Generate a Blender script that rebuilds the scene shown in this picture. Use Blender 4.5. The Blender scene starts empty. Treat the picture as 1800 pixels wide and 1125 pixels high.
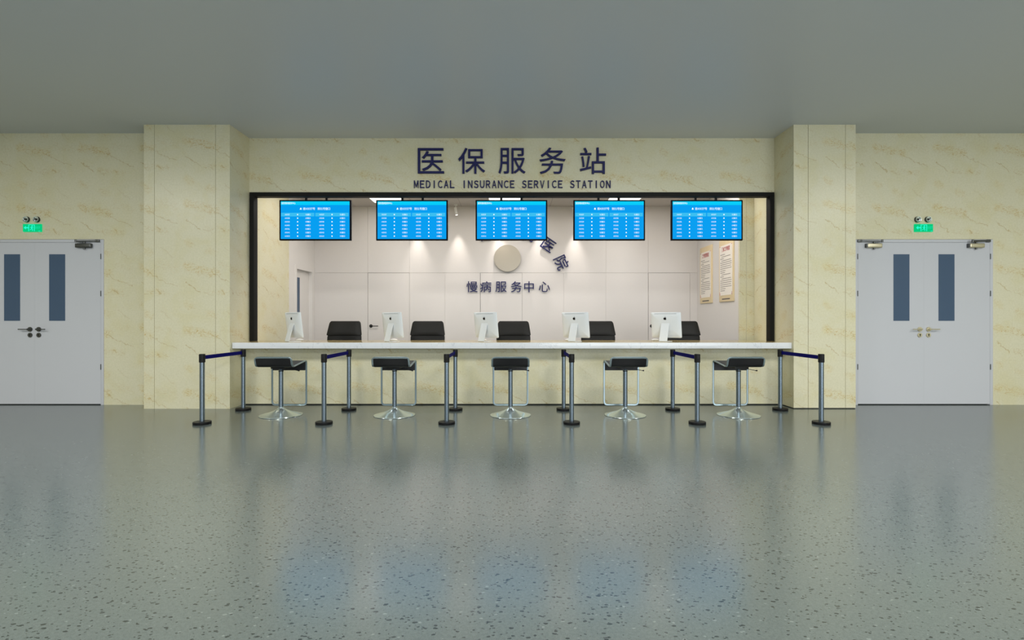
import bpy, bmesh, math, random
from mathutils import Vector, Matrix, Quaternion
R = math.radians
random.seed(7)
S = bpy.context.scene
C = S.collection
H = 1.25           # eye height of the camera

# ------------------------------------------------------------------ materials
def newmat(name):
    m = bpy.data.materials.new(name); m.use_nodes = True
    nt = m.node_tree; return m, nt, nt.nodes['Principled BSDF']

def lin(c):
    return tuple(((x/255)/12.92 if x/255 <= .04045 else ((x/255+.055)/1.055)**2.4) for x in c) + (1,)

def plain(name, rgb, rough=.5, metal=0, emit=0, spec=.5, grain=0):
    m, nt, b = newmat(name)
    b.inputs['Base Color'].default_value = lin(rgb)
    b.inputs['Roughness'].default_value = rough
    b.inputs['Metallic'].default_value = metal
    b.inputs['Specular IOR Level'].default_value = spec
    if emit:
        b.inputs['Emission Color'].default_value = lin(rgb)
        b.inputs['Emission Strength'].default_value = emit
    if grain:
        tc = nt.nodes.new('ShaderNodeTexCoord'); n = nt.nodes.new('ShaderNodeTexNoise')
        n.inputs['Scale'].default_value = 220; n.inputs['Detail'].default_value = 2
        nt.links.new(tc.outputs['Object'], n.inputs['Vector'])
        r = nt.nodes.new('ShaderNodeMapRange'); r.inputs[1].default_value = .3; r.inputs[2].default_value = .7
        r.inputs[3].default_value = 1-grain; r.inputs[4].default_value = 1+grain
        nt.links.new(n.outputs[0], r.inputs[0])
        h = nt.nodes.new('ShaderNodeHueSaturation'); h.inputs['Color'].default_value = lin(rgb)
        nt.links.new(r.outputs[0], h.inputs['Value']); nt.links.new(h.outputs[0], b.inputs['Base Color'])
    return m

def math_node(nt, op, a, b=None, c=None, clamp=False):
    n = nt.nodes.new('ShaderNodeMath'); n.operation = op; n.use_clamp = clamp
    for i, v in enumerate((a, b, c)):
        if v is None: continue
        if isinstance(v, (int, float)): n.inputs[i].default_value = v
        else: nt.links.new(v, n.inputs[i])
    return n.outputs[0]

def mapr(nt, v, a, b, c=0, d=1, smooth=True):
    n = nt.nodes.new('ShaderNodeMapRange')
    if smooth: n.interpolation_type = 'SMOOTHSTEP'
    nt.links.new(v, n.inputs[0])
    for i, x in enumerate((a, b, c, d)): n.inputs[i+1].default_value = x
    return n.outputs[0]

def mix(nt, f, a, b):
    n = nt.nodes.new('ShaderNodeMix'); n.data_type = 'RGBA'
    if isinstance(f, (int, float)): n.inputs[0].default_value = f
    else: nt.links.new(f, n.inputs[0])
    for i, v in ((6, a), (7, b)):
        if isinstance(v, tuple): n.inputs[i].default_value = v
        else: nt.links.new(v, n.inputs[i])
    return n.outputs[2]

def noise(nt, vec, scale, detail=4, rough=.5, dist=0):
    n = nt.nodes.new('ShaderNodeTexNoise')
    n.inputs['Scale'].default_value = scale; n.inputs['Detail'].default_value = detail
    n.inputs['Roughness'].default_value = rough; n.inputs['Distortion'].default_value = dist
    nt.links.new(vec, n.inputs['Vector']); return n.outputs[0]

def mapping(nt, vec, loc=(0,0,0), rot=(0,0,0), sc=(1,1,1)):
    n = nt.nodes.new('ShaderNodeMapping')
    n.inputs['Location'].default_value = loc; n.inputs['Rotation'].default_value = rot; n.inputs['Scale'].default_value = sc
    nt.links.new(vec, n.inputs['Vector']); return n.outputs[0]

def marble(name, base, ox, oz, per=.9, perz=.885, rough=.3, amt=1.0):
    """cream marble tiles: the same veined slab repeats every 0.9 m; ox, oz = where one slab starts"""
    m, nt, b = newmat(name)
    tc = nt.nodes.new('ShaderNodeTexCoord').outputs['Object']
    sx = nt.nodes.new('ShaderNodeSeparateXYZ'); nt.links.new(tc, sx.inputs[0])
    gn = nt.nodes.new('ShaderNodeSeparateXYZ'); nt.links.new(nt.nodes.new('ShaderNodeNewGeometry').outputs['Normal'], gn.inputs[0])
    side = math_node(nt, 'GREATER_THAN', math_node(nt, 'ABSOLUTE', gn.outputs[0]), .7)
    hx = math_node(nt, 'ADD', math_node(nt, 'MULTIPLY', sx.outputs[1], side), math_node(nt, 'MULTIPLY', sx.outputs[0], math_node(nt, 'SUBTRACT', 1, side)))
    nd = nt.nodes.new('ShaderNodeTexNoise'); nd.inputs['Scale'].default_value = 13; nd.inputs['Detail'].default_value = 5; nd.inputs['Roughness'].default_value = .65
    cv = nt.nodes.new('ShaderNodeCombineXYZ'); nt.links.new(hx, cv.inputs[0]); nt.links.new(sx.outputs[2], cv.inputs[2])
    plane = cv.outputs[0]
    nt.links.new(plane, nd.inputs['Vector'])
    ns = nt.nodes.new('ShaderNodeSeparateColor'); nt.links.new(nd.outputs['Color'], ns.inputs[0])
    def wob(v, ch, a): return math_node(nt, 'ADD', v, math_node(nt, 'MULTIPLY', math_node(nt, 'SUBTRACT', ns.outputs[ch], .5), a))
    K = 106/per; KZ = 104/perz
    u0 = math_node(nt, 'MULTIPLY', math_node(nt, 'SUBTRACT', hx, ox), K)
    v0 = math_node(nt, 'MULTIPLY', math_node(nt, 'SUBTRACT', oz, sx.outputs[2]), KZ)
    u0 = wob(u0, 0, 16); v0 = wob(v0, 1, 16)
    u = math_node(nt, 'WRAP', u0, 96, -10); v = math_node(nt, 'WRAP', v0, 104, 0)
    def seg(x0, y0, x1, y1, w, k):
        dx, dy = x1-x0, y1-y0; L2 = dx*dx+dy*dy
        a = math_node(nt, 'SUBTRACT', u, x0); c = math_node(nt, 'SUBTRACT', v, y0)
        t = math_node(nt, 'MULTIPLY', math_node(nt, 'ADD', math_node(nt, 'MULTIPLY', a, dx), math_node(nt, 'MULTIPLY', c, dy)), 1/L2, clamp=True)
        ex = math_node(nt, 'SUBTRACT', a, math_node(nt, 'MULTIPLY', t, dx)); ey = math_node(nt, 'SUBTRACT', c, math_node(nt, 'MULTIPLY', t, dy))
        d = math_node(nt, 'SQRT', math_node(nt, 'ADD', math_node(nt, 'MULTIPLY', ex, ex), math_node(nt, 'MULTIPLY', ey, ey)))
        return mapr(nt, d, w*.25, w, k, 0)
    def mx(l):
        r = l[0]
        for q in l[1:]: r = math_node(nt, 'MAXIMUM', r, q)
        return r
    brown = mx([seg(46, 20, 70, 34, .8, .7), seg(70, 34, 92, 42, .7, .8), seg(1, 35, 12, 42, .8, .9), seg(12, 42, 24, 52, .9, .9), seg(60, 49, 65, 54, 1.6, .7), seg(66, 82, 86, 99, .9, .35), seg(30, 52, 46, 57, .8, .5)])
    # squiggly golden clusters: ridged noise kept inside slanted patches
    rn = noise(nt, mapping(nt, plane, rot=(0, R(-22), 0), sc=(1, 1, 2.2)), 13, 5, .6, .6)
    ridge = mapr(nt, math_node(nt, 'ABSOLUTE', math_node(nt, 'SUBTRACT', rn, .5)), 0, .022, 1, 0)
    patch = mx([seg(4, 10, 50, 20, 11, 1), seg(34, 50, 75, 54, 7, .6), seg(2, 72, 10, 76, 8, .6), seg(38, 86, 48, 90, 9, .6), seg(60, 6, 90, 14, 9, .35)])
    golden = math_node(nt, 'MULTIPLY', ridge, patch)
    glow = mx([seg(2, 9, 8, 11, 9, .7), seg(20, 12, 50, 20, 8, .45), seg(2, 72, 8, 76, 8, .45), seg(40, 86, 46, 90, 8, .35), seg(59, 49, 64, 53, 6, .5)])
    cloud = mapr(nt, noise(nt, mapping(nt, plane, loc=(1, 5, 2)), 2.6, 5, .62, .5), .42, .70, 0, .55)
    fine = mapr(nt, noise(nt, plane, 42, 5, .7), .3, .7, 0, 1, False)
    col = mix(nt, cloud, lin(base), lin((base[0]-6, base[1]-9, base[2]-26)))
    col = mix(nt, math_node(nt, 'MULTIPLY', fine, .45), col, lin((base[0]-30, base[1]-28, base[2]-38)))
    col = mix(nt, math_node(nt, 'MULTIPLY', glow, .26*amt), col, lin((214, 192, 120)))
    col = mix(nt, math_node(nt, 'MULTIPLY', golden, .95*amt), col, lin((186, 154, 76)))
    col = mix(nt, math_node(nt, 'MULTIPLY', brown, .62*amt), col, lin((172, 144, 78)))
    nt.links.new(col, b.inputs['Base Color'])
    b.inputs['Roughness'].default_value = rough
    b.inputs['Specular IOR Level'].default_value = .35
    return m

def white_marble(name):
    m, nt, b = newmat(name)
    tc = nt.nodes.new('ShaderNodeTexCoord').outputs['Object']
    n = noise(nt, mapping(nt, tc, rot=(0, 0, R(35)), sc=(1, .4, .6)), 2.6, 5, .6, .6)
    v = mapr(nt, math_node(nt, 'ABSOLUTE', math_node(nt, 'SUBTRACT', n, .5)), 0, .007, .30, 0)
    c = mapr(nt, noise(nt, tc, 5, 4), .35, .7, 0, .5)
    col = mix(nt, c, lin((226, 229, 232)), lin((214, 219, 224)))
    nt.links.new(mix(nt, v, col, lin((150, 156, 168))), b.inputs['Base Color'])
    b.inputs['Roughness'].default_value = .12
    return m

M = {}
MB_ = (221, 216, 190)
M['marble'] = marble('cream_marble', MB_, -7.27, 2.99)
M['marble_pillar'] = marble('cream_marble_pillar', MB_, -4.60, 2.965)
M['marble_sign'] = marble('cream_marble_lintel', MB_, -3.20, 3.53, .909)
M['marble_counter'] = marble('cream_marble_counter', MB_, -1.42, .37, .921)
M['white_marble'] = white_marble('white_marble')
M['groove'] = plain('groove', (120, 108, 80), .8)
M['dark_gap'] = plain('dark_gap', (30, 30, 28), .9)
M['ceiling'] = plain('ceiling_paint', (196, 202, 205), .42, spec=.5, grain=.02)
M['inner_ceiling'] = plain('inner_ceiling', (200, 194, 188), .85, spec=.2)
M['panel'] = plain('wall_panel', (216, 211, 207), .55, grain=.02, spec=.3)
M['panel_light'] = plain('wall_paint_light', (220, 216, 212), .7, spec=.3)
M['top_beige'] = plain('polished_beige_top', (206, 184, 132), .1)
M['seam'] = plain('panel_seam', (120, 112, 108), .9)
M['door_seam'] = plain('door_seam', (60, 56, 54), .9)
M['door'] = plain('door_paint', (196, 198, 203), .7, grain=.015, spec=.35)
M['door_glass'] = plain('door_glass', (64, 86, 112), .35, spec=.4)
M['black'] = plain('black_metal', (22, 22, 22), .45, spec=.3)
M['frame'] = plain('frame_black', (27, 27, 26), .6, spec=.15)
M['rubber'] = plain('black_plastic', (20, 20, 21), .5, spec=.25)
M['base_black'] = plain('black_base', (20, 20, 22), .45, spec=.25)
M['steel'] = plain('brushed_steel', (122, 135, 146), .24, .85)
M['chrome'] = plain('chrome', (218, 230, 230), .18, .85)
M['bright_tube'] = plain('polished_tube', (150, 166, 172), .3, .85)
M['dark_steel'] = plain('dark_steel', (95, 97, 96), .4, .9)
M['gleaming'] = plain('reflection_pale_metal', (205, 198, 172), .4, .8)  # same grey metal as the other door's fittings, paler reflection put into its colour
M['belt'] = plain('navy_belt', (5, 5, 92), .8, spec=.1)
M['leather'] = plain('black_leather', (24, 24, 26), .42, spec=.35)
M['chair_leather'] = plain('chair_leather', (27, 26, 24), .5, spec=.25)
M['navy'] = plain('navy_letters', (24, 28, 84), .5, spec=.3)
M['disc'] = plain('champagne_metal', (170, 162, 148), .42, .75)
M['silver'] = plain('computer_silver', (228, 233, 237), .35, 0)
M['screen_off'] = plain('screen_glass', (12, 12, 14), .1)
M['white'] = plain('white_plastic', (235, 235, 232), .4)
M['logo'] = plain('logo_black', (10, 10, 12), .25)
M['lamp'] = plain('panel_diffuser', (255, 253, 248), .6, emit=1.4)
M['lampglow'] = plain('spot_lens', (255, 244, 225), .5, emit=6)
M['tv'] = plain('tv_bezel', (6, 10, 18), .6, spec=.1)
def em(name, rgb, s=1.0):
    m, nt, b = newmat(name); b.inputs['Base Color'].default_value = (0, 0, 0, 1)
    b.inputs['Emission Color'].default_value = lin(rgb); b.inputs['Emission Strength'].default_value = s
    b.inputs['Roughness'].default_value = .6; b.inputs['Specular IOR Level'].default_value = .05; return m
M['scr_blue'] = em('screen_blue', (0, 158, 240), .86)
M['scr_cyan'] = em('screen_cyan', (0, 205, 248), .86)
M['scr_row'] = em('screen_row', (58, 190, 240), .86)
M['scr_white'] = em('screen_text', (235, 250, 255), 1.0)
M['exit_green'] = em('exit_green', (0, 200, 125), .86)
M['exit_white'] = em('exit_mark', (40, 255, 215), .86)
M['gold'] = plain('gold_border', (226, 207, 168), .6)
M['paper'] = plain('paper', (236, 230, 220), .7)
M['ink'] = plain('ink', (104, 96, 92), .8)
M['red'] = plain('red_ink', (186, 40, 60), .7)

def floor_mat():
    m, nt, b = newmat('speckled_vinyl')
    tc = nt.nodes.new('ShaderNodeTexCoord').outputs['Object']
    dn = nt.nodes.new('ShaderNodeTexNoise'); dn.inputs['Scale'].default_value = 60
    nt.links.new(tc, dn.inputs['Vector'])
    off = nt.nodes.new('ShaderNodeVectorMath'); off.operation = 'MULTIPLY_ADD'
    off.inputs[1].default_value = (.012, .012, 0)
    nt.links.new(dn.outputs['Color'], off.inputs[0]); nt.links.new(tc, off.inputs[2])
    def chips(scale, rot, sx, gate, rad):
        v = nt.nodes.new('ShaderNodeTexVoronoi'); v.inputs['Scale'].default_value = scale
        nt.links.new(mapping(nt, off.outputs[0], rot=(0, 0, rot), sc=(sx, 1, 0)), v.inputs['Vector'])
        sep = nt.nodes.new('ShaderNodeSeparateColor'); nt.links.new(v.outputs['Color'], sep.inputs[0])
        g = mapr(nt, sep.outputs[0], gate, gate+.01, 1, 0)
        rr = math_node(nt, 'MULTIPLY', sep.outputs[1], rad*.7)
        dd = math_node(nt, 'SUBTRACT', v.outputs['Distance'], rr)
        return math_node(nt, 'MULTIPLY', g, mapr(nt, dd, rad*.45, rad*.65, 1, 0))
    dark = math_node(nt, 'MAXIMUM', chips(50, .35, .55, .55, .24), chips(74, -.5, .65, .34, .25))
    light = chips(56, .9, .6, .12, .24)
    grain = mapr(nt, noise(nt, tc, 260, 2, .6), .3, .7, 0, 1, False)
    grain2 = mapr(nt, noise(nt, tc, 70, 3, .6), .35, .65, 0, .5)
    base = mix(nt, grain, lin((80, 87, 86)), lin((104, 114, 113)))
    base = mix(nt, grain2, base, lin((108, 118, 116)))
    base = mix(nt, math_node(nt, 'MULTIPLY', light, .4), base, lin((150, 160, 158)))
    base = mix(nt, math_node(nt, 'MULTIPLY', dark, .9), base, lin((34, 42, 44)))
    nt.links.new(base, b.inputs['Base Color'])
    b.inputs['Roughness'].default_value = FLOOR_ROUGH
    b.inputs['IOR'].default_value = 2.05
    return m
FLOOR_ROUGH = .2
M['floor'] = floor_mat()

# ------------------------------------------------------------------ mesh helpers
class MB:
    """collects shapes into one mesh with several materials"""
    def __init__(s, *mats):
        s.bm = bmesh.new(); s.mats = list(mats)
    def _mark(s, geom0, mi):
        for f in s.bm.faces[geom0:] if False else []: pass
    def _setmat(s, faces, mi):
        for f in faces: f.material_index = mi
    def box(s, x0, x1, y0, y1, z0, z1, mi=0, bevel=0, seg=2, mat=None):
        n0 = len(s.bm.faces)
        t = bmesh.new(); bmesh.ops.create_cube(t, size=1)
        for v in t.verts:
            v.co = Vector(((x0+x1)/2+v.co.x*(x1-x0), (y0+y1)/2+v.co.y*(y1-y0), (z0+z1)/2+v.co.z*(z1-z0)))
        if bevel: bmesh.ops.bevel(t, geom=t.edges[:], offset=bevel, segments=seg, profile=.6, affect='EDGES')
        if mat: t.transform(mat)
        s.merge(t, mi)
    def merge(s, t, mi=0, smooth=False):
        for f in t.faces:
            f.material_index = mi
            if smooth: f.smooth = True
        me = bpy.data.meshes.new('tmp'); t.to_mesh(me); t.free(); s.bm.from_mesh(me); bpy.data.meshes.remove(me)
    def mesh(s, me, mi=0, mat=None):
        t = bmesh.new(); t.from_mesh(me)
        if mat: t.transform(mat)
        s.merge(t, mi)
    def prism(s, pts, axis, a, b, mi=0, bevel=0, smooth=False):
        """pts: 2D polygon in the plane normal to axis; extruded from a to b"""
        t = bmesh.new()
        def P(p, w):
            return {'x': (w, p[0], p[1]), 'y': (p[0], w, p[1]), 'z': (p[0], p[1], w)}[axis]
        va = [t.verts.new(P(p, a)) for p in pts]; vb = [t.verts.new(P(p, b)) for p in pts]
        t.faces.new(va); t.faces.new(vb[::-1])
        n = len(pts)
        for i in range(n):
            f = t.faces.new((va[i], vb[i], vb[(i+1) % n], va[(i+1) % n]))
            if smooth: f.smooth = True
        bmesh.ops.recalc_face_normals(t, faces=t.faces[:])
        if bevel:
            es = [e for e in t.edges if (e.verts[0] in va and e.verts[1] in va) or (e.verts[0] in vb and e.verts[1] in vb)]
            bmesh.ops.bevel(t, geom=es, offset=bevel, segments=2, profile=.6, affect='EDGES')
        for f in t.faces: f.material_index = mi
        me = bpy.data.meshes.new('tmp'); t.to_mesh(me); t.free(); s.bm.from_mesh(me); bpy.data.meshes.remove(me)
    def cyl(s, p0, p1, r, mi=0, seg=24, r2=None, bevel=0):
        p0 = Vector(p0); p1 = Vector(p1); d = p1-p0
        t = bmesh.new()
        bmesh.ops.create_cone(t, cap_ends=True, segments=seg, radius1=r, radius2=r if r2 is None else r2, depth=d.length)
        if bevel:
            bmesh.ops.bevel(t, geom=[e for e in t.edges if abs(e.verts[0].co.z-e.verts[1].co.z) < 1e-6], offset=bevel, segments=2, affect='EDGES')
        for f in t.faces: f.smooth = len(f.verts) == 4
        q = Vector((0, 0, 1)).rotation_difference(d.normalized()) if d.length else Quaternion()
        t.transform(Matrix.Translation((p0+p1)/2) @ q.to_matrix().to_4x4())
        for f in t.faces: f.material_index = mi
        me = bpy.data.meshes.new('tmp'); t.to_mesh(me); t.free(); s.bm.from_mesh(me); bpy.data.meshes.remove(me)
    def lathe(s, prof, mi=0, seg=48, c=(0, 0, 0)):
        t = bmesh.new(); rings = []
        for r, z in prof:
            if r < 1e-6: rings.append([t.verts.new((c[0], c[1], c[2]+z))])
            else: rings.append([t.verts.new((c[0]+r*math.cos(2*math.pi*k/seg), c[1]+r*math.sin(2*math.pi*k/seg), c[2]+z)) for k in range(seg)])
        for a, b in zip(rings, rings[1:]):
            for k in range(seg):
                k2 = (k+1) % seg
                if len(a) == 1: f = t.faces.new((a[0], b[k], b[k2]))
                elif len(b) == 1: f = t.faces.new((a[k], b[0], a[k2]))
                else: f = t.faces.new((a[k], b[k], b[k2], a[k2]))
                f.smooth = True
        bmesh.ops.recalc_face_normals(t, faces=t.faces[:])
        for f in t.faces: f.material_index = mi
        me = bpy.data.meshes.new('tmp'); t.to_mesh(me); t.free(); s.bm.from_mesh(me); bpy.data.meshes.remove(me)
    def sweep(s, pts, w, h, mi=0, closed=False, side=(1, 0, 0), round_=True):
        """sweep a flat rounded section (w across, h thick) along a path"""
        t = bmesh.new(); n = len(pts); P = [Vector(p) for p in pts]; rings = []
        if round_: sec = [(w/2*math.copysign(abs(math.cos(a))**.6, math.cos(a)), h/2*math.copysign(abs(math.sin(a))**.6, math.sin(a))) for a in [2*math.pi*k/10 for k in range(10)]]
        else: sec = [(-w/2, -h/2), (w/2, -h/2), (w/2, h/2), (-w/2, h/2)]
        prev = None
        for i in range(n):
            if closed: T = (P[(i+1) % n]-P[i-1])
            else: T = P[min(i+1, n-1)]-P[max(i-1, 0)]
            T.normalize()
            if prev is None:
                A = Vector(side); A = (A-T*A.dot(T)); A.normalize()
            else:
                A = prev-T*prev.dot(T); A.normalize()
            prev = A; B = T.cross(A)
            rings.append([t.verts.new(P[i]+A*u+B*v) for u, v in sec])
        m = len(sec)
        for i in range(n if closed else n-1):
            a, b = rings[i], rings[(i+1) % n]
            for k in range(m):
                f = t.faces.new((a[k], a[(k+1) % m], b[(k+1) % m], b[k])); f.smooth = True
        if not closed: t.faces.new(rings[0][::-1]); t.faces.new(rings[-1])
        bmesh.ops.recalc_face_normals(t, faces=t.faces[:])
        for f in t.faces: f.material_index = mi
        me = bpy.data.meshes.new('tmp'); t.to_mesh(me); t.free(); s.bm.from_mesh(me); bpy.data.meshes.remove(me)
    def build(s, name, parent=None, loc=None):
        me = bpy.data.meshes.new(name); s.bm.to_mesh(me); s.bm.free(); me.set_sharp_from_angle(angle=R(38))
        for m in s.mats: me.materials.append(M[m])
        o = bpy.data.objects.new(name, me); C.objects.link(o)
        if parent: o.parent = parent
        if loc: o.location = loc
        return o

def fillet(pts, r, n=6, closed=False):
    P = [Vector(p) for p in pts]; out = []; N = len(P)
    for i in range(N):
        if not closed and i in (0, N-1): out.append(P[i]); continue
        a, b, c = P[i-1], P[i], P[(i+1) % N]
        rr = r[i] if isinstance(r, (list, tuple)) else r
        u = (a-b); v = (c-b); d = min(rr, u.length*.48, v.length*.48)
        u.normalize(); v.normalize(); p0 = b+u*d; p2 = b+v*d
        for k in range(n+1):
            t = k/n; out.append(p0*(1-t)**2+b*2*t*(1-t)+p2*t*t)
    return out

def thing(name, loc, label, cat, group=None, rz=0):
    o = bpy.data.objects.new(name, None); C.objects.link(o); o.empty_display_size = .1
    o.location = loc; o.rotation_euler = (0, 0, rz)
    o['label'] = label; o['category'] = cat
    if group: o['group'] = group
    return o
def struct(o, label=None, cat=None):
    o['kind'] = 'structure'
    if label: o['label'] = label
    if cat: o['category'] = cat
    return o
def tag(o, label, cat, group=None):
    o['label'] = label; o['category'] = cat
    if group: o['group'] = group
    return o
def kids(o): return [c for c in S.objects if c.parent == o]
def dup(o, loc, label, rz=None):
    def cp(x, par):
        c = x.copy(); C.objects.link(c); c.parent = par
        for ch in kids(x): cp(ch, c)
        return c
    c = cp(o, None); c.location = loc; c['label'] = label
    if rz is not None: c.rotation_euler = (0, 0, rz)
    return c

_gl = {}
def glyph(ch, depth=.02, offset=0.0, res=3, flat=False):
    """mesh of characters, 1 em high, in the XZ plane facing -Y"""
    # full-width forms give even, lining capitals and digits
    ch = ''.join(chr(ord(q)+0xFEE0) if '0' <= q <= '9' or 'A' <= q <= 'Z' else q for q in ch)
    k = (ch, depth, offset, res, flat)
    if k in _gl: return _gl[k]
    c = bpy.data.curves.new('t', 'FONT'); c.body = ch; c.size = 1; c.resolution_u = res; c.offset = offset
    if not flat: c.extrude = depth/2
    o = bpy.data.objects.new('t', c); C.objects.link(o)
    bpy.context.view_layer.update()
    me = bpy.data.meshes.new_from_object(o.evaluated_get(bpy.context.evaluated_depsgraph_get()))
    bpy.data.objects.remove(o); bpy.data.curves.remove(c)
    me.transform(Matrix.Rotation(R(90), 4, 'X'))
    me.materials.clear()
    xs = [v.co.x for v in me.vertices]; zs = [v.co.z for v in me.vertices]
    _gl[k] = (me, min(xs), max(xs), min(zs), max(zs)); return _gl[k]

# ------------------------------------------------------------------ setting
CZ = 4.0; XI = 3.967; D_COL = 7.21; D_DOOR = 7.543; D_SIGN = 7.745
XO = 11.5; YB = -8.0; D_IN = 7.86; D_BACK = 10.135; CZI = 3.497; JX = 3.907
m = MB('floor'); m.box(-XO, XO, YB, 10.4, -.1, 0); struct(m.build('floor'))
m = MB('ceiling'); m.box(-XO, XO, YB, D_IN, CZ, CZ+.1); struct(m.build('ceiling'))
m = MB('marble'); m.box(-XO-.2, -XO, YB, D_DOOR, 0, CZ); struct(m.build('wall_far_left'))
m = MB('marble'); m.box(XO, XO+.2, YB, D_DOOR, 0, CZ); struct(m.build('wall_far_right'))

DL = -7.028; DR = 6.065; DW = 1.018; DH = 2.44
def door_wall(name, xa, xb, cx):
    m = MB('marble')
    if cx-DW > xa+.001: m.box(xa, cx-DW, D_DOOR, D_DOOR+.2, 0, CZ)
    m.box(cx+DW, xb, D_DOOR, D_DOOR+.2, 0, CZ)
    m.box(cx-DW, cx+DW, D_DOOR, D_DOOR+.2, DH, CZ)
    struct(m.build(name))
door_wall('wall_left', -XO, -5.0, DL)
door_wall('wall_right', 4.7, XO, DR)

# pillars clad in marble slabs with open joints
def pillar(name, xa, xb, cuts, skirt):
    m = MB('marble_pillar', 'groove', 'dark_gap')
    z0 = .012 if skirt else 0
    m.box(xa+.012, xb-.012, D_COL+.012, D_IN, 0, CZ, 1)
    if skirt: m.box(xa+.006, xb-.006, D_COL+.006, D_IN, 0, .0118, 2)
    xs = [xa]+cuts+[xb]
    for a, b in zip(xs, xs[1:]):
        m.box(a+(.0025 if a != xa else 0), b-(.0025 if b != xb else 0), D_COL, D_COL+.02, z0, CZ)
    m.box(xa, xa+.02, D_COL+.0201, D_IN, z0, CZ); m.box(xb-.02, xb, D_COL+.0201, D_IN, z0, CZ)
    struct(m.build(name))
pillar('wall_pillar_left', -5.184, -3.974, [-(900-271.5)/124.8, -(900-379)/124.8], False)
pillar('wall_pillar_right', 3.967, 4.84, [(1420.5-900)/124.8, (1486-900)/124.8], True)

# marble wall above the service window
m = MB('marble_sign'); m.box(-3.974, 3.967, D_SIGN, D_IN, 3.18, CZ); struct(m.build('wall_center'))
# black window frame
m = MB('frame')
m.box(-3.962, 3.960, 7.73, 7.85, 3.118, 3.18, bevel=.003)
m.box(-3.962, -3.900, 7.73, 7.85, .93, 3.118, bevel=.003)
m.box(3.898, 3.960, 7.73, 7.85, .93, 3.118, bevel=.003)
struct(m.build('window_1'), 'black metal frame of the wide service window', 'window frame')

# ---- inner office
m = MB('inner_ceiling', 'seam')
m.box(-4.4, 4.4, D_IN, D_BACK+.2, CZI, CZI+.1)
for x in (-3.1, -1.9, -1.0, .75, 1.25, 3.1): m.box(x-.002, x+.002, D_IN, D_BACK, CZI-.001, CZI+.01, 1)
m.box(-JX, 3.67, 9.18, 9.184, CZI-.001, CZI+.01, 1)
struct(m.build('ceiling_inner'))
# left inner wall: marble return then painted wall with doorway
m = MB('marble', 'panel_light')
m.box(-JX-.3, -JX, D_IN, 8.97, 0, CZI, 0)
DY0, DY1, DZ = 9.25, 10.02, 2.21
m.box(-JX-.3, -JX, 8.97, DY0, 0, CZI, 1); m.box(-JX-.3, -JX, DY1, D_BACK, 0, CZI, 1); m.box(-JX-.3, -JX, DY0, DY1, DZ, CZI, 1)
struct(m.build('wall_inner_left'))
m = MB('marble', 'panel_light', 'seam')
m.box(JX, JX+.3, D_IN, 8.26, 0, CZI, 0)
m.box(3.671, JX+.3, 8.26, 8.30, 0, CZI, 0)
m.box(3.671, JX+.3, 8.304, D_BACK, 0, CZI, 1)
m.box(3.78, 3.782, 8.2595, 8.27, 0, CZI, 2)
struct(m.build('wall_inner_right'))

# back wall: panels with fine joints, doorways for three flush doors
sb = 88.8
def bx(px): return (px-900)/sb
ZS = 2.185
m = MB('panel', 'seam')
m.box(-JX-.3, 4.2, D_BACK+.03, D_BACK+.15, 0, CZI, 1)
cols_low = [646.5, 720, 782, 844, 918, 991, 1065, 1139.5, 1213]
doors_px = [(646.5, 720), (844, 918), (1139.5, 1213)]
xsl = [-JX]+[bx(p) for p in cols_low]+[3.671]
for a, b in zip(xsl, xsl[1:]):
    if any(abs(a-bx(d[0])) < .001 for d in doors_px): continue
    m.box(a+.001, b-.001, D_BACK, D_BACK+.025, 0, ZS-.0012)
xsu = [-JX]+[bx(p) for p in (646.5, 720, 1065, 1139.5)]+[3.671]
for a, b in zip(xsu, xsu[1:]): m.box(a+.001, b-.001, D_BACK, D_BACK+.025, ZS+.0012, CZI)
struct(m.build('wall_back'))
for i, (a, b) in enumerate(doors_px):
    r = bpy.data.objects.new('door_%d' % (i+3), None); C.objects.link(r); struct(r)
    r.location = ((bx(a)+bx(b))/2, D_BACK, 0)
    w = (bx(b)-bx(a))/2
    m = MB('panel', 'door_seam'); m.box(-w+.006, w-.003, 0, .025, .006, ZS-.004); m.box(-w, w, .0255, .029, 0, ZS, 1)
    m.build('door_leaf', r)
    hx = -w+.065; hz = H-(573-562.5)/sb
    m = MB('black'); m.cyl((hx, -.012, hz), (hx, 0, hz), .033, bevel=.002); m.cyl((hx, -.045, hz), (hx, -.01, hz), .012)
    m.cyl((hx-.006, -.045, hz), (hx+.15, -.045, hz), .0075, seg=12)
    m.build('door_handle', r)

# door in the left inner wall
r = bpy.data.objects.new('door_6', None); C.objects.link(r); struct(r); r.location = (-JX, (DY0+DY1)/2, 0)
hw = (DY1-DY0)/2
m = MB('panel_light'); m.box(-.10, -.06, -hw+.03, hw-.03, .005, DZ-.03, bevel=.002)
lf = m.build('door_leaf', r)
m = MB('door_glass'); m.box(-.062, -.058, -.29, -.07, 1.39, 2.04); m.build('glass_panel', lf)
m = MB('panel_light')
m.box(-.14, .012, -hw, -hw+.03, 0, DZ); m.box(-.14, .012, hw-.03, hw, 0, DZ); m.box(-.14, .012, -hw+.03, hw-.03, DZ-.03, DZ)
m.box(0, .012, -hw-.03, -hw, 0, DZ+.03); m.box(0, .012, hw, hw+.03, 0, DZ+.03); m.box(0, .012, -hw, hw, DZ, DZ+.03)
m.build('door_frame', r)

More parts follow.
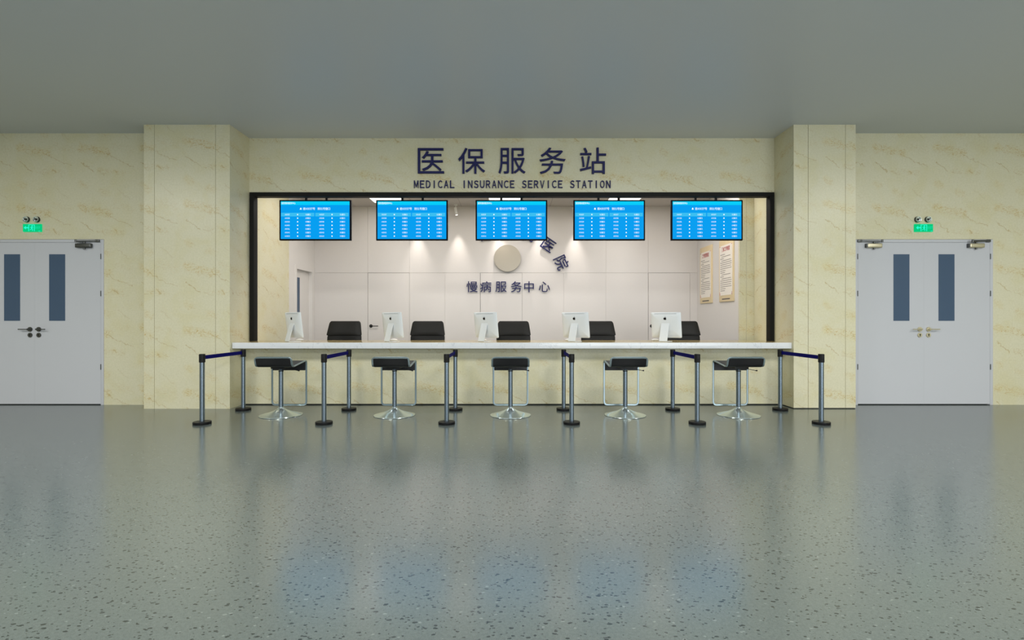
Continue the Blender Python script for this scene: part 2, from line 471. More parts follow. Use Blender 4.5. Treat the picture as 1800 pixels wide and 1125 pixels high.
# ---- double fire doors in the marble walls
def double_door(name, cx, metal, closer_sides):
    r = bpy.data.objects.new(name, None); C.objects.link(r); struct(r); r.location = (cx, D_DOOR, 0)
    m = MB('door', 'dark_gap'); F = .045
    m.box(-DW+.002, -DW+F, -.006, .1, 0, DH-.004, bevel=.002); m.box(DW-F, DW-.002, -.006, .1, 0, DH-.004, bevel=.002)
    m.box(-DW+F, DW-F, -.006, .1, DH-F-.002, DH-.004, bevel=.002)
    m.box(-DW+F, DW-F, .05, .06, 0, DH-F, 1)
    m.build('door_frame', r)
    s = 119.3
    for sd in (-1, 1):
        a, b = (.0004, DW-F-.002)
        m = MB('door'); m.box(min(sd*a, sd*b), max(sd*a, sd*b), -.004, .045, .014, DH-F-.005)
        lf = m.build('door_leaf', r)
        gx0, gx1 = sd*.214, sd*.449
        m = MB('door_glass', 'door')
        m.box(min(gx0, gx1), max(gx0, gx1), -.0065, .0, 1.238, 2.218, 0)
        m.build('glass_panel', lf)
        hx = sd*.064
        m = MB(metal); m.cyl((hx, -.018, 1.113), (hx, -.004, 1.113), .034, bevel=.003)
        m.cyl((hx, -.055, 1.113), (hx, -.015, 1.113), .013)
        m.sweep(fillet([(hx, -.055, 1.113), (hx+sd*.13, -.055, 1.113)], .02), .014, .018, side=(0, 0, 1))
        m.build('lever_handle', lf)
        m = MB(metal, 'dark_gap'); m.cyl((hx, -.016, 1.028), (hx, -.004, 1.028), .034, bevel=.003)
        m.cyl((hx, -.0175, 1.036), (hx, -.015, 1.036), .010, 1); m.box(hx-.005, hx+.005, -.0175, -.015, 1.008, 1.034, 1)
        m.build('keyhole_plate', lf)
        for hz in (2.185, 1.64, .56):
            m = MB('dark_steel'); m.cyl((sd*(DW-F+.004), -.009, hz-.04), (sd*(DW-F+.004), -.009, hz+.04), .006, seg=12)
            m.build('hinge', lf)
    for sd in closer_sides:
        m = MB(metal, 'dark_steel')
        # body of the closer, with end cap and valve nut
        x0, x1 = sd*.64, sd*.86
        xa, xb = min(x0, x1), max(x0, x1)
        m.box(xa, xb, -.055, -.004, 2.308, 2.375, 0, bevel=.018, seg=3)
        m.box(xa-.012, xa+.012, -.050, -.004, 2.312, 2.371, 1, bevel=.006)
        m.cyl(((xa+xb)/2, -.03, 2.285), ((xa+xb)/2, -.03, 2.40), .013, 1)
        cl = m.build('door_closer', r)
        mm = MB('dark_steel'); px = (xa+xb)/2
        if sd > 0: elbow = (px-.09, -.07, 2.405); end = (.945, -.02, 2.415)
        else: elbow = (px+.09, -.07, 2.405); end = (-.945, -.02, 2.415)
        mm.sweep([(px, -.03, 2.395), elbow], .028, .012, side=(0, 0, 1))
        mm.sweep([elbow, end], .024, .012, side=(0, 0, 1))
        mm.cyl((elbow[0], elbow[1], elbow[2]-.018), (elbow[0], elbow[1], elbow[2]+.018), .014, seg=12)
        mm.box(end[0]-.04, end[0]+.02, -.03, -.0065, 2.395, 2.43, bevel=.004)
        mm.build('closer_arm', cl)
double_door('door_1', DL, 'dark_steel', (1,))  # darker metal tone here stands in for dimmer reflections on the handles
double_door('door_2', DR, 'gleaming', (-1, 1))

# exit signs and the pair of emergency lamps above each double door
def exit_sign(cx, label):
    r = thing('exit_sign', (cx, D_DOOR, H+(562.5-401)/119.3), label, 'exit sign', 'green exit signs above the double doors')
    m = MB('exit_white', 'exit_green'); m.box(-.134, .134, -.022, 0, -.057, .057, 1, bevel=.003)
    y0, y1 = -.0245, -.0215
    def poly(p): m.prism(p, 'y', y0, y1)
    poly([(-.118, .002), (-.088, .027), (-.088, .010), (-.050, .010), (-.050, -.006), (-.088, -.006), (-.088, -.023)])
    # doorway with running figure
    for a in ((-.050, -.041, -.048, .048), (.034, .042, -.048, .048), (-.041, .034, .041, .048)): m.box(a[0], a[1], y0, y1, a[2], a[3])
    m.cyl((.006, y0, .028), (.006, y1, .028), .0085)
    poly([(-.006, .018), (.008, .017), (.006, -.008), (-.008, -.010)])
    poly([(-.006, .018), (-.026, .008), (-.024, .002), (-.006, .010)])
    poly([(.006, .017), (.022, .002), (.018, -.002), (.004, .008)])
    poly([(-.008, -.008), (.000, -.010), (-.010, -.026), (-.026, -.034), (-.030, -.028), (-.016, -.022)])
    poly([(-.002, -.008), (.006, -.008), (.016, -.024), (.012, -.044), (.004, -.042), (.006, -.026)])
    g = glyph('EXIT', flat=True)
    k = .030/(g[4]-g[3]); kx = .068/(g[2]-g[1])
    m.mesh(g[0], 0, Matrix.Translation((.088-(g[1]+g[2])/2*kx, -.0247, -.012)) @ Matrix.Diagonal((kx, 1, k, 1)))
    m.box(.098, .124, y0, y1, -.050, -.044)
    m.build('sign_face', r)
exit_sign(DL-.005-.02, 'green lit exit sign above the grey double door with dark handles')
exit_sign(DR-.012, 'green lit exit sign above the grey double door with pale brass handles')
def em_lamp(cx, px, label):
    r = thing('emergency_lamp', (px, D_DOOR, H+(562.5-386)/119.3), label, 'emergency lamp', 'round emergency lamps above the exit signs')
    m = MB('dark_steel'); m.cyl((0, -.016, 0), (0, 0, 0), .044, bevel=.003, seg=40); m.build('lamp_housing', r)
    m = MB('chrome'); m.lathe([(.036, .0), (.043, .003), (.041, .007), (.033, .006), (.026, -.004), (0, -.008)], seg=40); o = m.build('reflector', r)
    o.rotation_euler = (R(90), 0, 0); o.location = (0, -.026, 0)
    m = MB('dark_gap'); m.cyl((0, -.034, .002), (0, -.018, 0), .012); m.build('bulb', r)
names = {DL: 'dark-handled door', DR: 'brass-handled door'}
for cx in (DL, DR):
    a, b = ((48-900)/119.3, (66-900)/119.3) if cx == DL else ((1612-900)/119.3, (1630-900)/119.3)
    em_lamp(cx, a, 'round chrome emergency lamp, left one above the exit sign of the '+names[cx])
    em_lamp(cx, b, 'round chrome emergency lamp, right one above the exit sign of the '+names[cx])

# ------------------------------------------------------------------ big lettering
r = thing('wall_sign', (0, D_SIGN, 0), 'large dark blue Chinese raised lettering on marble above the service window', 'sign')
s_ = 116.6
for ch, px in zip('医保服务站', (757.5, 829, 900, 971.5, 1042.5)):
    g = glyph(ch, .03, .0); k = .395/((g[4]-g[3]+g[2]-g[1])/2) if ch != '医' else .46
    m = MB('navy'); cz = (g[3]+g[4])/2; cxx = (g[1]+g[2])/2
    m.mesh(g[0], 0, Matrix.Diagonal((k, 1, k, 1)) @ Matrix.Translation((-cxx, -.016, -cz)))
    m.build('letter', r, ((px-900)/s_, 0, H+(562.5-282.5)/s_))
r = thing('wall_sign', (0, D_SIGN, 0), 'small dark blue English lettering MEDICAL INSURANCE SERVICE STATION under the large characters', 'sign')
txt = 'MEDICAL INSURANCE SERVICE STATION'
for i, ch in enumerate(txt):
    if ch == ' ': continue
    px = 731.3+i*10.575
    g = glyph(ch, .02, .012); kz = .114/(g[4]-g[3]); w = g[2]-g[1]
    kx = kz if ch == 'I' else .067/w
    m = MB('navy')
    if ch == 'I': m.box(-.0075, .0075, -.021, -.001, -.057, .057)
    else: m.mesh(g[0], 0, Matrix.Diagonal((kx, 1, kz, 1)) @ Matrix.Translation((-(g[1]+g[2])/2, -.011, -(g[3]+g[4])/2)))
    m.build('letter', r, ((px-900)/s_, 0, H+(562.5-323.5)/s_))

# inner wall lettering and disc
sw = 89.2
def wz(py): return H+(562.5-py)/sw
r = thing('wall_sign', (0, D_BACK, 0), 'straight row of dark blue Chinese characters under the round metal disc', 'sign')
for ch, px in zip('慢病服务中心', (829.8, 853.8, 880.7, 907.7, 930, 957)):
    g = glyph(ch, .015, .004); k = .215/.92
    m = MB('navy'); m.mesh(g[0], 0, Matrix.Diagonal((k, 1, k, 1)) @ Matrix.Translation((-(g[1]+g[2])/2, -.03, -(g[3]+g[4])/2)))
    m.build('letter', r, ((px-900)/sw, 0, wz(504)))
r = thing('wall_sign', (0, D_BACK, 0), 'dark blue Chinese characters curving over and beside the round metal disc', 'sign')
for ch, px, py, a in (('省', 851.5, 411.5, -6), ('人', 891, 404, 4), ('民', 928.5, 413, 15), ('医', 964, 430, 34.6), ('院', 987.3, 461.5, 65)):
    g = glyph(ch, .015, .005); k = .262/.92
    m = MB('navy'); m.mesh(g[0], 0, Matrix.Rotation(R(a), 4, 'Y') @ Matrix.Diagonal((k, 1, k, 1)) @ Matrix.Translation((-(g[1]+g[2])/2, -.03, -(g[3]+g[4])/2)))
    m.build('letter', r, ((px-900)/sw, 0, wz(py)))
m = MB('disc'); m.cyl((0, -.065, 0), (0, -.012, 0), .264, seg=96, bevel=.004); m.cyl((0, -.012, 0), (0, 0, 0), .16, seg=48)
tag(m.build('wall_disc', loc=((892-900)/sw, D_BACK, wz(454))), 'round champagne metal disc on the inner wall above the row of characters', 'wall disc')

# ------------------------------------------------------------------ service counter
r = thing('service_counter', (0, 7.6, 0), 'long cream marble service counter with white marble top below the window', 'counter')
m = MB('marble_counter', 'groove'); m.box(-XI+.003, XI-.003, D_DOOR-.005, D_DOOR+.04, .016, .846)
m.build('front_panel', r, (0, -7.6, 0))
m = MB('dark_gap'); m.box(-XI+.003, XI-.003, D_DOOR+.012, D_DOOR+.035, 0, .016); m.build('plinth', r, (0, -7.6, 0))
m = MB('white_marble', 'top_beige')
m.prism([(-XI, 7.258), (XI-.002, 7.258), (XI-.002, 7.855), (3.903, 7.855), (3.903, 8.115), (-3.903, 8.115), (-3.903, 7.855), (-XI, 7.855)], 'z', .846, .93, bevel=.003)
for f in m.bm.faces:
    f.normal_update()
    if f.normal.z > .9: f.material_index = 1
m.build('countertop', r, (0, -7.6, 0))

# ------------------------------------------------------------------ queue displays
WT, HT = 1.096, .617
def screen_mesh():
    m = MB('scr_blue', 'scr_cyan', 'scr_row', 'scr_white')
    W, Hh = WT-.044, HT-.042
    X = lambda u: (u-.5)*W
    Z = lambda v: (.5-v)*Hh
    y = 0
    m.box(X(0), X(1), -.001, .004, Z(1), Z(0), 0)
    m.box(X(0), X(1), -.0018, .0, Z(.098), Z(0), 1)
    for a, b in ((.006, .487), (.503, .985)): m.box(X(a), X(b), -.0018, 0, Z(.40), Z(.305), 2)
    m.box(X(.4935), X(.4965), -.0018, 0, Z(.97), Z(.42), 2) if False else None
    def text(s, u, v, h, w):
        # one glyph after another: latin and digits take a narrow cell, characters a square one
        adv = [.56 if ord(c) < 128 else 1.0 for c in s]; k = h*Hh/.86; cell = w*W/sum(adv); x = X(u)
        for c, a in zip(s, adv):
            g = glyph(c, flat=True, offset=.004, res=2); kx = cell*a*.90/max(g[2]-g[1], .5)
            m.mesh(g[0], 3, Matrix.Translation((x+cell*a/2-(g[1]+g[2])/2*kx, -.0026, Z(v)-.38*k)) @ Matrix.Diagonal((kx, 1, k, 1)))
            x += cell*a
    text('医院慢病服务中心', .012, .05, .052, .205)
    text('请A0037号', .322, .197, .065, .18)
    text('到01号窗口', .535, .197, .065, .185)
    # bell
    bx0, bz0 = X(.292), Z(.197)
    m.prism([(bx0-.016, bz0-.013), (bx0+.016, bz0-.013), (bx0+.010, bz0-.004), (bx0+.009, bz0+.008), (bx0+.004, bz0+.015), (bx0-.004, bz0+.015), (bx0-.009, bz0+.008), (bx0-.010, bz0-.004)], 'y', -.0026, -.001, 3)
    wn = ['01', '02', '03', '04', '01', '02', '03']
    for i in range(7):
        v = .352+i*.0955
        for u0 in (0, .5):
            text('A00%d' % (37+i), u0+.06, v, .04, .072)
            text(wn[i]+'窗口', u0+.36, v, .042, .074)
            m.cyl((X(u0+.246), -.0026, Z(v)), (X(u0+.246), -.001, Z(v)), .0095, 3, seg=14)
    return m
tvz0, tvz1 = 2.467, 3.085
TVL = ['wall-hung blue queue display above the first black office chair, next to the left end of the window',
       'wall-hung blue queue display second from the left end of the window',
       'hanging blue queue display in the middle, right above the round metal disc',
       'hanging blue queue display second from the right end of the window',
       'hanging blue queue display in front of the two framed notices']
TVL[0] = 'hanging blue queue display closest to the left end of the window'
TVL[1] = 'hanging blue queue display second from the left end of the window'
tv = None
for i, px in enumerate((554, 724, 899, 1071, 1242.7)):
    loc = ((px-900)/115, 7.826, (tvz0+tvz1)/2)
    if tv is None:
        tv = thing('queue_display', loc, TVL[0], 'display screen', 'queue displays hanging in the service window')
        m = MB('tv'); m.box(-WT/2, WT/2, 0, .042, -HT/2, HT/2, bevel=.004)
        m.build('display_casing', tv)
        o = screen_mesh().build('screen', tv); o.location = (0, -.0008, 0)
        for s in (-1, 1):
            m = MB('black'); m.box(s*.157-.017, s*.157+.017, .044, .078, -.1, CZI-loc[2], bevel=.003)
            m.build('hanging_pole', tv)
    else: dup(tv, loc, TVL[i])

# ------------------------------------------------------------------ desktop computers
def computer(loc, label):
    r = thing('desktop_computer', loc, label, 'computer', 'silver computers on the counter', rz=R(-40))
    # local: -Y is the back of the machine (towards camera side), display tilts so that the top leans to -Y
    T = Matrix.Translation((0, .075, .245)) @ Matrix.Rotation(R(7), 4, 'X')
    W, Hh = .46, .378
    m = MB('silver', 'screen_off')
    def rr(w, h, rad, n=5):
        pts = []
        for cx, cz, a0 in ((w/2-rad, h/2-rad, 0), (-w/2+rad, h/2-rad, 90), (-w/2+rad, -h/2+rad, 180), (w/2-rad, -h/2+rad, 270)):
            for k in range(n+1):
                a = R(a0+90*k/n); pts.append((cx+rad*math.cos(a), cz+rad*math.sin(a)))
        return pts
    t = bmesh.new(); rings = []
    for w, h, y in ((W, Hh, .012), (W, Hh, .002), (W-.012, Hh-.012, -.003), (W-.10, Hh-.10, -.016), (W-.24, Hh-.22, -.024)):
        rings.append([t.verts.new((p[0], y, p[1])) for p in rr(w, h, min(.016, w/4))])
    for a, b in zip(rings, rings[1:]):
        for k in range(len(a)):
            f = t.faces.new((a[k], a[(k+1) % len(a)], b[(k+1) % len(a)], b[k])); f.smooth = True
    t.faces.new(rings[-1]); t.faces.new(rings[0][::-1])
    bmesh.ops.recalc_face_normals(t, faces=t.faces[:]); t.transform(T); m.merge(t, 0)
    m.build('display_body', r)
    m = MB('screen_off'); m.box(-W/2+.012, W/2-.012, .0122, .0135, -Hh/2+.06, Hh/2-.012, mat=T); m.build('screen', r)
    m = MB('dark_steel'); m.box(-.17, .17, -.0088, -.003, Hh/2-.019, Hh/2-.0165, mat=T); m.build('reflection_line', r)  # thin dark strip drawing a reflection along the top edge
    # logo: bitten fruit with leaf
    m = MB('logo')
    def fruit(a):
        x = math.sin(a); z = math.cos(a)
        rr_ = .0215*(1+.05*math.cos(2*a+math.pi)) ; zz = z*rr_
        if z > .75 and abs(x) < .5: zz -= .0045*(1-abs(x)/.5)
        if z < -.75 and abs(x) < .5: zz += .003*(1-abs(x)/.5)
        xx = x*rr_
        bx_, bz_ = .0265, .003; d = math.hypot(xx-bx_, zz-bz_)
        if d < .0125:
            k = .0125/max(d, 1e-5); xx = bx_+(xx-bx_)*k; zz = bz_+(zz-bz_)*k
        return xx, zz
    pts = [fruit(2*math.pi*k/40) for k in range(40)]
    t = bmesh.new(); fr = [t.verts.new((p[0], -.0255, p[1]+.098)) for p in pts]; bk = [t.verts.new((p[0], -.010, p[1]+.098)) for p in pts]
    t.faces.new(fr)
    for k in range(40): t.faces.new((fr[k], bk[k], bk[(k+1) % 40], fr[(k+1) % 40]))
    lf = [t.verts.new((x, -.0255, z+.098)) for x, z in ((0, .0225), (.001, .029), (.006, .0335), (.0095, .0345), (.0085, .029), (.004, .024))]
    t.faces.new(lf)
    bmesh.ops.recalc_face_normals(t, faces=t.faces[:]); t.transform(T); m.merge(t, 0); m.build('fruit_logo', r)
    # stand: neck plate bending into the foot
    m = MB('silver')
    path = fillet([(0, .052, .275), (0, .030, .21), (0, -.028, .004), (0, .16, .004)], [0, .05, .012, 0], 6)
    m.sweep(path, .122, .007, side=(1, 0, 0), round_=False)
    m.build('stand', r)
    m = MB('dark_steel'); cc = Vector((0, -.005, .083)); nn = Vector((0, -.96, .27)).normalized()
    m.cyl(cc-nn*.002, cc+nn*.0035, .014, seg=20)
    m.build('cable_hole', r)
    return r
cl = ['silver computer with fruit logo at the left end of the counter, before the marble reveal',
      'silver computer with fruit logo between the first and second black office chairs',
      'silver computer with fruit logo below the row of wall characters, middle of the counter',
      'silver computer with fruit logo overlapping the fourth black office chair',
      'silver computer with fruit logo overlapping the fifth office chair, near the framed notices']
sx = [506, 681.5, 847.5, 1007, 1168]
pc = computer(((sx[0]-900)/120, 7.53, .93), cl[0])
for i in range(1, 5): dup(pc, ((sx[i]-900)/120, 7.53, .93), cl[i])
# mice
m = MB('white'); t = bmesh.new(); bmesh.ops.create_uvsphere(t, u_segments=24, v_segments=12, radius=1)
for v in t.verts:
    v.co = Vector((v.co.x*.058, v.co.y*.033, max(v.co.z, -.35)*.022+.0077))
m.merge(t, 0, True)
ml = ['white computer mouse behind the stand of the leftmost silver computer', 'white computer mouse beside the second silver computer from the left',
      'white computer mouse behind the middle silver computer', 'white computer mouse at the foot of the second silver computer from the right',
      'white computer mouse at the foot of the rightmost silver computer']
ms = m.build('computer_mouse', loc=((sx[0]-900)/120-.012, 7.95, .93)); tag(ms, ml[0], 'computer mouse', 'white mice on the counter')
ms.rotation_euler = (0, 0, R(12))
for i in range(1, 5):
    c = ms.copy(); C.objects.link(c); c.location.x = (sx[i]-900)/120-.012; c['label'] = ml[i]

# ------------------------------------------------------------------ office chairs
def office_chair(loc, label):
    r = thing('office_chair', loc, label, 'office chair', 'black office chairs behind the counter')
    # faces -Y; backrest leans to +Y.  origin: floor under the column
    def cushion(w0, w1, z0, z1, y0, y1, th, name, puff=.02):
        t = bmesh.new(); nx, nz = 12, 8; fr = []; bk = []
        for j in range(nz+1):
            v = j/nz; rowf = []; rowb = []
            w = w0+(w1-w0)*v
            for i in range(nx+1):
                u = i/nx*2-1
                # rounded corners
                rr = 1
                if v > .8: rr = 1-.07*((v-.8)/.2)**2
                x = u*w/2*rr
                bulge = puff*(1-u**4)*(1-(2*v-1)**4)
                curve = -.03*u*u
                y = y0+(y1-y0)*v
                rowf.append(t.verts.new((x, y-th/2*(1-.5*abs(u)**6)-bulge+curve, z0+(z1-z0)*v)))
                rowb.append(t.verts.new((x, y+th/2*(1-.5*abs(u)**6)+curve, z0+(z1-z0)*v)))
            fr.append(rowf); bk.append(rowb)
        for j in range(nz):
            for i in range(nx):
                t.faces.new((fr[j][i], fr[j][i+1], fr[j+1][i+1], fr[j+1][i])); t.faces.new((bk[j][i], bk[j+1][i], bk[j+1][i+1], bk[j][i+1]))
        for j in range(nz):
            t.faces.new((fr[j][0], fr[j+1][0], bk[j+1][0], bk[j][0])); t.faces.new((fr[j][nx], bk[j][nx], bk[j+1][nx], fr[j+1][nx]))
        for i in range(nx):
            t.faces.new((fr[0][i], bk[0][i], bk[0][i+1], fr[0][i+1])); t.faces.new((fr[nz][i], fr[nz][i+1], bk[nz][i+1], bk[nz][i]))
        bmesh.ops.recalc_face_normals(t, faces=t.faces[:])
        bmesh.ops.bevel(t, geom=[e for e in t.edges if len(e.link_faces) == 2 and e.calc_face_angle() > .9], offset=.008, segments=3, affect='EDGES')
        m = MB('chair_leather'); m.merge(t, 0, True); return m.build(name, r)
    cushion(.52, .57, .50, 1.035, .20, .278, .07, 'backrest')
    cushion(.572, .50, .998, 1.232, .250, .312, .09, 'head_cushion', .018)
    m = MB('chair_leather'); m.box(-.27, .27, -.27, .22, .43, .53, bevel=.035, seg=4); m.build('seat', r)
    for s in (-1, 1):
        m = MB('black', 'chair_leather')
        m.sweep(fillet([(s*.26, .15, .45), (s*.32, .15, .45), (s*.32, .14, .66), (s*.32, -.16, .66), (s*.32, -.2, .45), (s*.26, -.2, .45)], .05), .03, .03, side=(0, 0, 1))
        m.box(s*.32-.035, s*.32+.035, -.17, .14, .67, .70, 1, bevel=.012)
        m.build('armrest', r)
    m = MB('steel'); m.cyl((0, 0, .08), (0, 0, .43), .028); m.build('gas_column', r)
    m = MB('black'); m.cyl((0, 0, .06), (0, 0, .13), .045)
    for k in range(5):
        a = R(90+72*k); m.sweep([(0, 0, .10), (.27*math.cos(a), .27*math.sin(a), .075)], .04, .025, side=(0, 0, 1))
    m.build('star_base', r)
    for k in range(5):
        a = R(90+72*k); p = Vector((.27*math.cos(a), .27*math.sin(a), .03)); q = Vector((-math.sin(a), math.cos(a), 0))
        m = MB('rubber'); m.cyl(p-q*.022, p+q*.022, .03, seg=20); m.cyl(p, p+Vector((0, 0, .045)), .008, seg=10); m.build('caster', r)
    return r
chl = ['black leather office chair behind the counter near the left inner door', 'black leather office chair second from the left behind the counter',
       'black leather office chair beside the middle silver computer', 'black leather office chair partly hidden by the second computer from the right',
       'black leather office chair mostly hidden by the rightmost silver computer']
chx = [607, 752.5, 902.5, 1050.5, 1198.5]
oc = office_chair(((chx[0]-900)/106.5, 8.17, 0), chl[0])
for i in range(1, 5): dup(oc, ((chx[i]-900)/106.5, 8.17, 0), chl[i])

# ------------------------------------------------------------------ bar stools
def bar_stool(loc, label):
    r = thing('bar_stool', loc, label, 'bar stool', 'black and chrome bar stools in front of the counter')
    hw = .232; yf = .25; yl = -.230
    prof = [(yf, .094), (yf, .702), (-.192, .650), (yl, .772)]
    right = [(hw, y, z) for y, z in prof]; left = [(-hw, y, z) for y, z in prof[::-1]]
    path = fillet(right+left, [.05, .045, .05, .05, .05, .05, .045, .05], 7, closed=True)
    m = MB('bright_tube'); m.sweep(path, .017, .024, closed=True, side=(0, 1, 0)); m.build('seat_frame', r)
    # upholstered pad following the frame's side profile, front edge falls over
    pr = fillet([(0, yf-.006, .566), (0, yf-.006, .695), (0, -.186, .652), (0, yl+.006, .762)], [0, .05, .045, 0], 8)
    outer = []; inner = []
    for i, p in enumerate(pr):
        a = pr[max(i-1, 0)]; b = pr[min(i+1, len(pr)-1)]; t = (b-a).normalized(); n = Vector((0, -t.z, t.y))
        outer.append(p+n*.012); inner.append(p-n*.012)
    m = MB('leather'); m.prism([(p.y, p.z) for p in outer+inner[::-1]], 'x', -hw+.010, hw-.010, bevel=.006, smooth=False); m.build('seat', r)
    m = MB('black'); m.box(-.09, .09, -.10, .12, .618, .640, bevel=.004); m.build('seat_plate', r)
    m = MB('steel', 'black'); m.cyl((0, 0, .05), (0, 0, .583), .029, 0, 32); m.cyl((0, 0, .576), (0, 0, .586), .033, 1, 32, bevel=.002); m.build('pole', r)
    m = MB('steel'); m.cyl((0, 0, .586), (0, 0, .62), .027, 0, 28, r2=.018); m.build('gas_lift', r)
    m = MB('black'); m.sweep(fillet([(.0, 0, .612), (.12, 0, .607), (.225, -.005, .586), (.243, -.005, .586)], .03), .008, .008, side=(0, 1, 0)); m.cyl((.228, -.005, .586), (.245, -.005, .586), .009, seg=12)
    m.build('height_lever', r)
    m = MB('chrome'); m.lathe([(0, 0), (.262, 0), (.268, .003), (.266, .008), (.22, .020), (.14, .042), (.085, .064), (.05, .084), (.036, .098), (.036, .108), (.029, .112)], seg=64); m.build('base', r)
    return r
stl = ['bar stool at the left end of the counter, between the first two stanchion pairs', 'bar stool second from the left, under the second queue display',
       'bar stool in the middle of the row below the round disc', 'bar stool second from the right, under the fourth queue display',
       'bar stool at the right end of the counter, closest to the brass-handled door']
spx = [494, 693.5, 897.3, 1099, 1298]
st = bar_stool(((spx[0]-900)/133.8, 6.726, 0), stl[0])
for i in range(1, 5): dup(st, ((spx[i]-900)/133.8, 6.726, 0), stl[i])

# ------------------------------------------------------------------ stanchions
def stanchion(loc, label, belt):
    r = thing('queue_stanchion', loc, label, 'stanchion', 'belt stanchions in front of the counter')
    m = MB('base_black'); m.lathe([(0, 0), (.098, 0), (.100, .003), (.100, .028), (.097, .031), (.03, .033), (0, .033)]); m.build('base', r)
    m = MB('steel'); m.cyl((0, 0, .03), (0, 0, .742), .028, seg=32); m.build('pole', r)
    m = MB('rubber'); m.cyl((0, 0, .740), (0, 0, .841), .034, seg=32, bevel=.003); m.box(-.012, .012, -.037, .037, .765, .825, bevel=.003); m.build('belt_head', r)
    if belt:
        m = MB('belt'); m.box(-.0015, .0015, .034, 7.098-6.156-.0375, .775, .822); m.build('belt', r)
    return r
ordn = ['first', 'second', 'third', 'fourth', 'fifth', 'sixth']
near = [356, 570, 785, 1007, 1225, 1443]; far = [427, 613, 800.5, 989, 1183, 1372]
fx = [((a-900)/146.2+(b-900)/126.8)/2 for a, b in zip(near, far)]
s0 = stanchion((fx[0], 6.156, 0), 'steel stanchion of the front row holding a blue belt, first from the left', True)
for i in range(1, 6): dup(s0, (fx[i], 6.156, 0), 'steel stanchion of the front row holding a blue belt, %s from the left' % ordn[i])
s1 = stanchion((fx[0], 7.098, 0), 'steel stanchion standing against the counter edge, first from the left', False)
for i in range(1, 6): dup(s1, (fx[i], 7.098, 0), 'steel stanchion standing against the counter edge, %s from the left' % ordn[i])

# ------------------------------------------------------------------ framed notices on the inner right wall
def notice(yc, label, title):
    r = thing('framed_notice', (3.671, yc, 2.10), label, 'notice', 'cream notices on the inner right wall')
    w, h = .29, .535
    m = MB('gold'); m.box(-.022, 0, -w, w, -h, h, bevel=.004); m.build('frame', r)
    m = MB('paper', 'ink', 'red')
    m.prism([(-w+.035+a, b) for a, b in ((.02, -h+.11), (2*w-.09, -h+.11), (2*w-.07, -h+.13), (2*w-.07, h-.12), (2*w-.09, h-.10), (.02, h-.10), (0, h-.12), (0, -h+.13))], 'x', -.025, -.021)
    # seen from the room the text runs towards the camera (-Y)
    g = glyph(title, flat=True, offset=.01); kx = .33/(g[2]-g[1])
    m.mesh(g[0], 2, Matrix.Translation((-.0265, .165, h-.20)) @ Matrix.Rotation(R(-90), 4, 'Z') @ Matrix.Diagonal((kx, 1, .085, 1)) @ Matrix.Translation((-g[1], 0, 0)))
    rnd = random.Random(int(yc*100))
    z = h-.255; k = 0
    while z > -h+.17:
        ln = [.18, .40, .12, .42, .44, .44, .43, .44, .20][k % 9]; y = .22-(.05 if k % 9 in (1, 3) else 0); e = .22-ln
        while y > e:
            wch = .016; m.box(-.0262, -.025, y-wch, y, z-.010, z, 1); y -= .024
        z -= .0345; k += 1
    for c in (-1, 1):
        m.box(-.0262, -.025, c*.245-.004, c*.245+.004, -h+.125, -h+.165, 2); m.box(-.0262, -.025, c*.235-.014, c*.235+.014, -h+.118, -h+.125, 2)
        m.box(-.0262, -.025, c*.235-.014, c*.235+.014, h-.118, h-.11, 2)
    m.box(-.0232, -.0215, -.16, .16, -h+.035, -h+.055, 1)
    m.build('printed_sheet', r)
notice(9.65, 'tall cream framed notice hanging deeper in the office, farther from the window', '工作管理制度')
notice(8.735, 'tall cream framed notice closer to the window, partly behind the display', '门诊工作制度')

# ------------------------------------------------------------------ inner lamps
def light(kind, name, loc, energy, color=(1, 1, 1), size=1, size_y=None, rot=(0, 0, 0), **k):
    l = bpy.data.lights.new(name, kind); l.energy = energy; l.color = color
    if kind == 'AREA':
        l.shape = 'RECTANGLE'; l.size = size; l.size_y = size_y or size
    for a, b in k.items(): setattr(l, a, b)
    o = bpy.data.objects.new(name, l); C.objects.link(o); o.location = loc; o.rotation_euler = rot
    return o
pl_lab = ['square white ceiling light in the office, above the second queue display', 'square white ceiling light in the office, above the middle queue display', 'square white ceiling light in the office, above the fourth queue display']
for i, x in enumerate((-2.33, -.135, 2.085)):
    r = thing('ceiling_light', (x, 9.49, CZI), pl_lab[i], 'ceiling light', 'square ceiling lights of the office')
    m = MB('white'); m.box(-.3, .3, -.3, .3, -.006, 0); m.build('light_frame', r)
    m = MB('lamp'); m.box(-.288, .288, -.288, .288, -.009, -.006); m.build('diffuser', r)
    light('AREA', 'office_panel_light', (x, 9.49, CZI-.02), 2.5, (1, .965, .94), .56)
light('AREA', 'office_fill_light', (0, 8.3, CZI-.02), 84, (1, .955, .925), 7.0, .7)  # broad unseen fill without a fixture, added to brighten the office
spl = ['white ceiling spotlight in the gap between the second and middle queue displays']
SPX = [-1.90, -1.097, -.29, .51, 1.20]
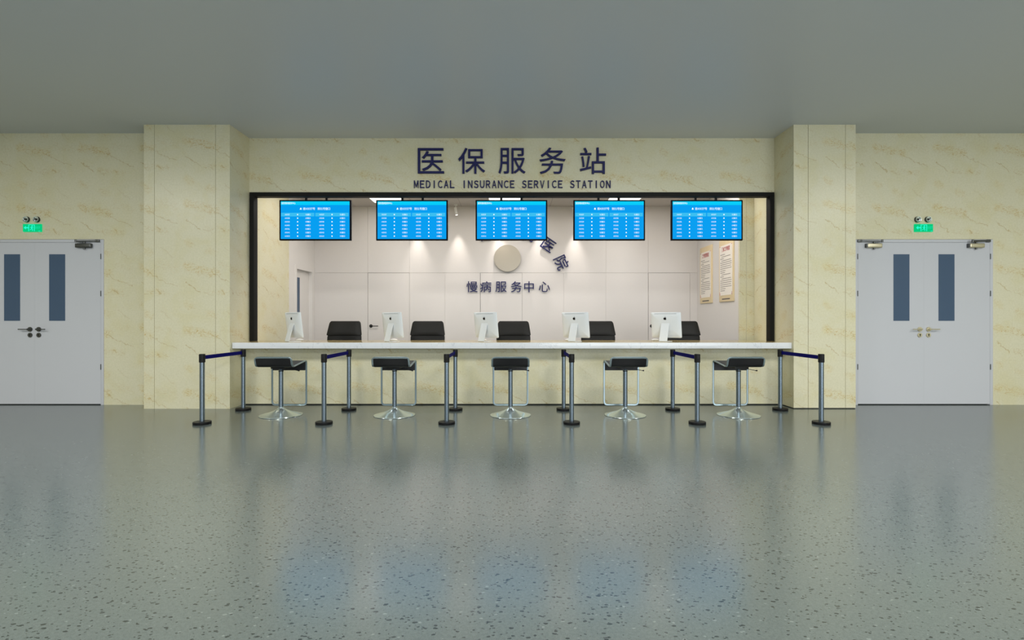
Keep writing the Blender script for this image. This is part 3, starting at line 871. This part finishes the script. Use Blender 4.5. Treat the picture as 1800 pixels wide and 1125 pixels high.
sp_label = ['white ceiling spotlight behind the second queue display', 'white ceiling spotlight seen between the second and third queue displays', 'white ceiling spotlight behind the left half of the middle queue display',
            'white ceiling spotlight behind the right edge of the middle queue display', 'white ceiling spotlight behind the fourth queue display']
for i, x in enumerate(SPX):
    y = 9.97
    r = thing('spotlight', (x, y, CZI), sp_label[i], 'spotlight', 'ceiling spotlights washing the inner wall')
    m = MB('white'); m.cyl((0, 0, -.012), (0, 0, 0), .035); m.cyl((0, 0, -.07), (0, 0, 0), .008, seg=12); m.build('ceiling_mount', r)
    m = MB('white'); m.cyl((-.008, -.004, -.055), (.018, .004, -.20), .026, seg=28, bevel=.003); b = m.build('lamp_body', r)
    m = MB('lampglow'); m.cyl((.018, .004, -.1995), (.0183, .004, -.2015), .021, seg=24); m.build('lens', b)
    l = light('SPOT', 'wall_spot', (x+.02, y+.006, CZI-.225), 50, (1, .93, .86), spot_size=R(46), spot_blend=1.0, shadow_soft_size=.02)
    d = Vector((.03, .045, -1)); l.rotation_euler = d.to_track_quat('-Z', 'Y').to_euler()

# ------------------------------------------------------------------ hall light: glazed entrance behind the camera and ceiling lamps
light('AREA', 'entrance_daylight', (5.2, YB+.3, 1.9), 380, (.93, .97, 1.0), 8, 3.6, (R(90), 0, 0))
for x in (-7.5, -2.5, 2.5, 7.5):
    for y in (-3.0, 2.6):
        light('AREA', 'hall_ceiling_lamp', (x, y, CZ-.03), 125, (1, .99, .93), 1.2, 1.2)
w = bpy.data.worlds.new('World'); S.world = w; w.use_nodes = True
w.node_tree.nodes['Background'].inputs[0].default_value = (.80, .90, 1, 1)
w.node_tree.nodes['Background'].inputs[1].default_value = .6

# ------------------------------------------------------------------ camera
cam = bpy.data.cameras.new('camera'); cam.sensor_width = 36; cam.lens = 18.0; cam.clip_start = .05
co = bpy.data.objects.new('camera', cam); C.objects.link(co); co.location = (0, 0, H); co.rotation_euler = (R(90), 0, 0)
S.camera = co
S.view_settings.view_transform = 'Standard'; S.view_settings.look = 'None'
S.view_settings.gamma = 1; S.view_settings.use_curve_mapping = False
S.view_settings.exposure = .22
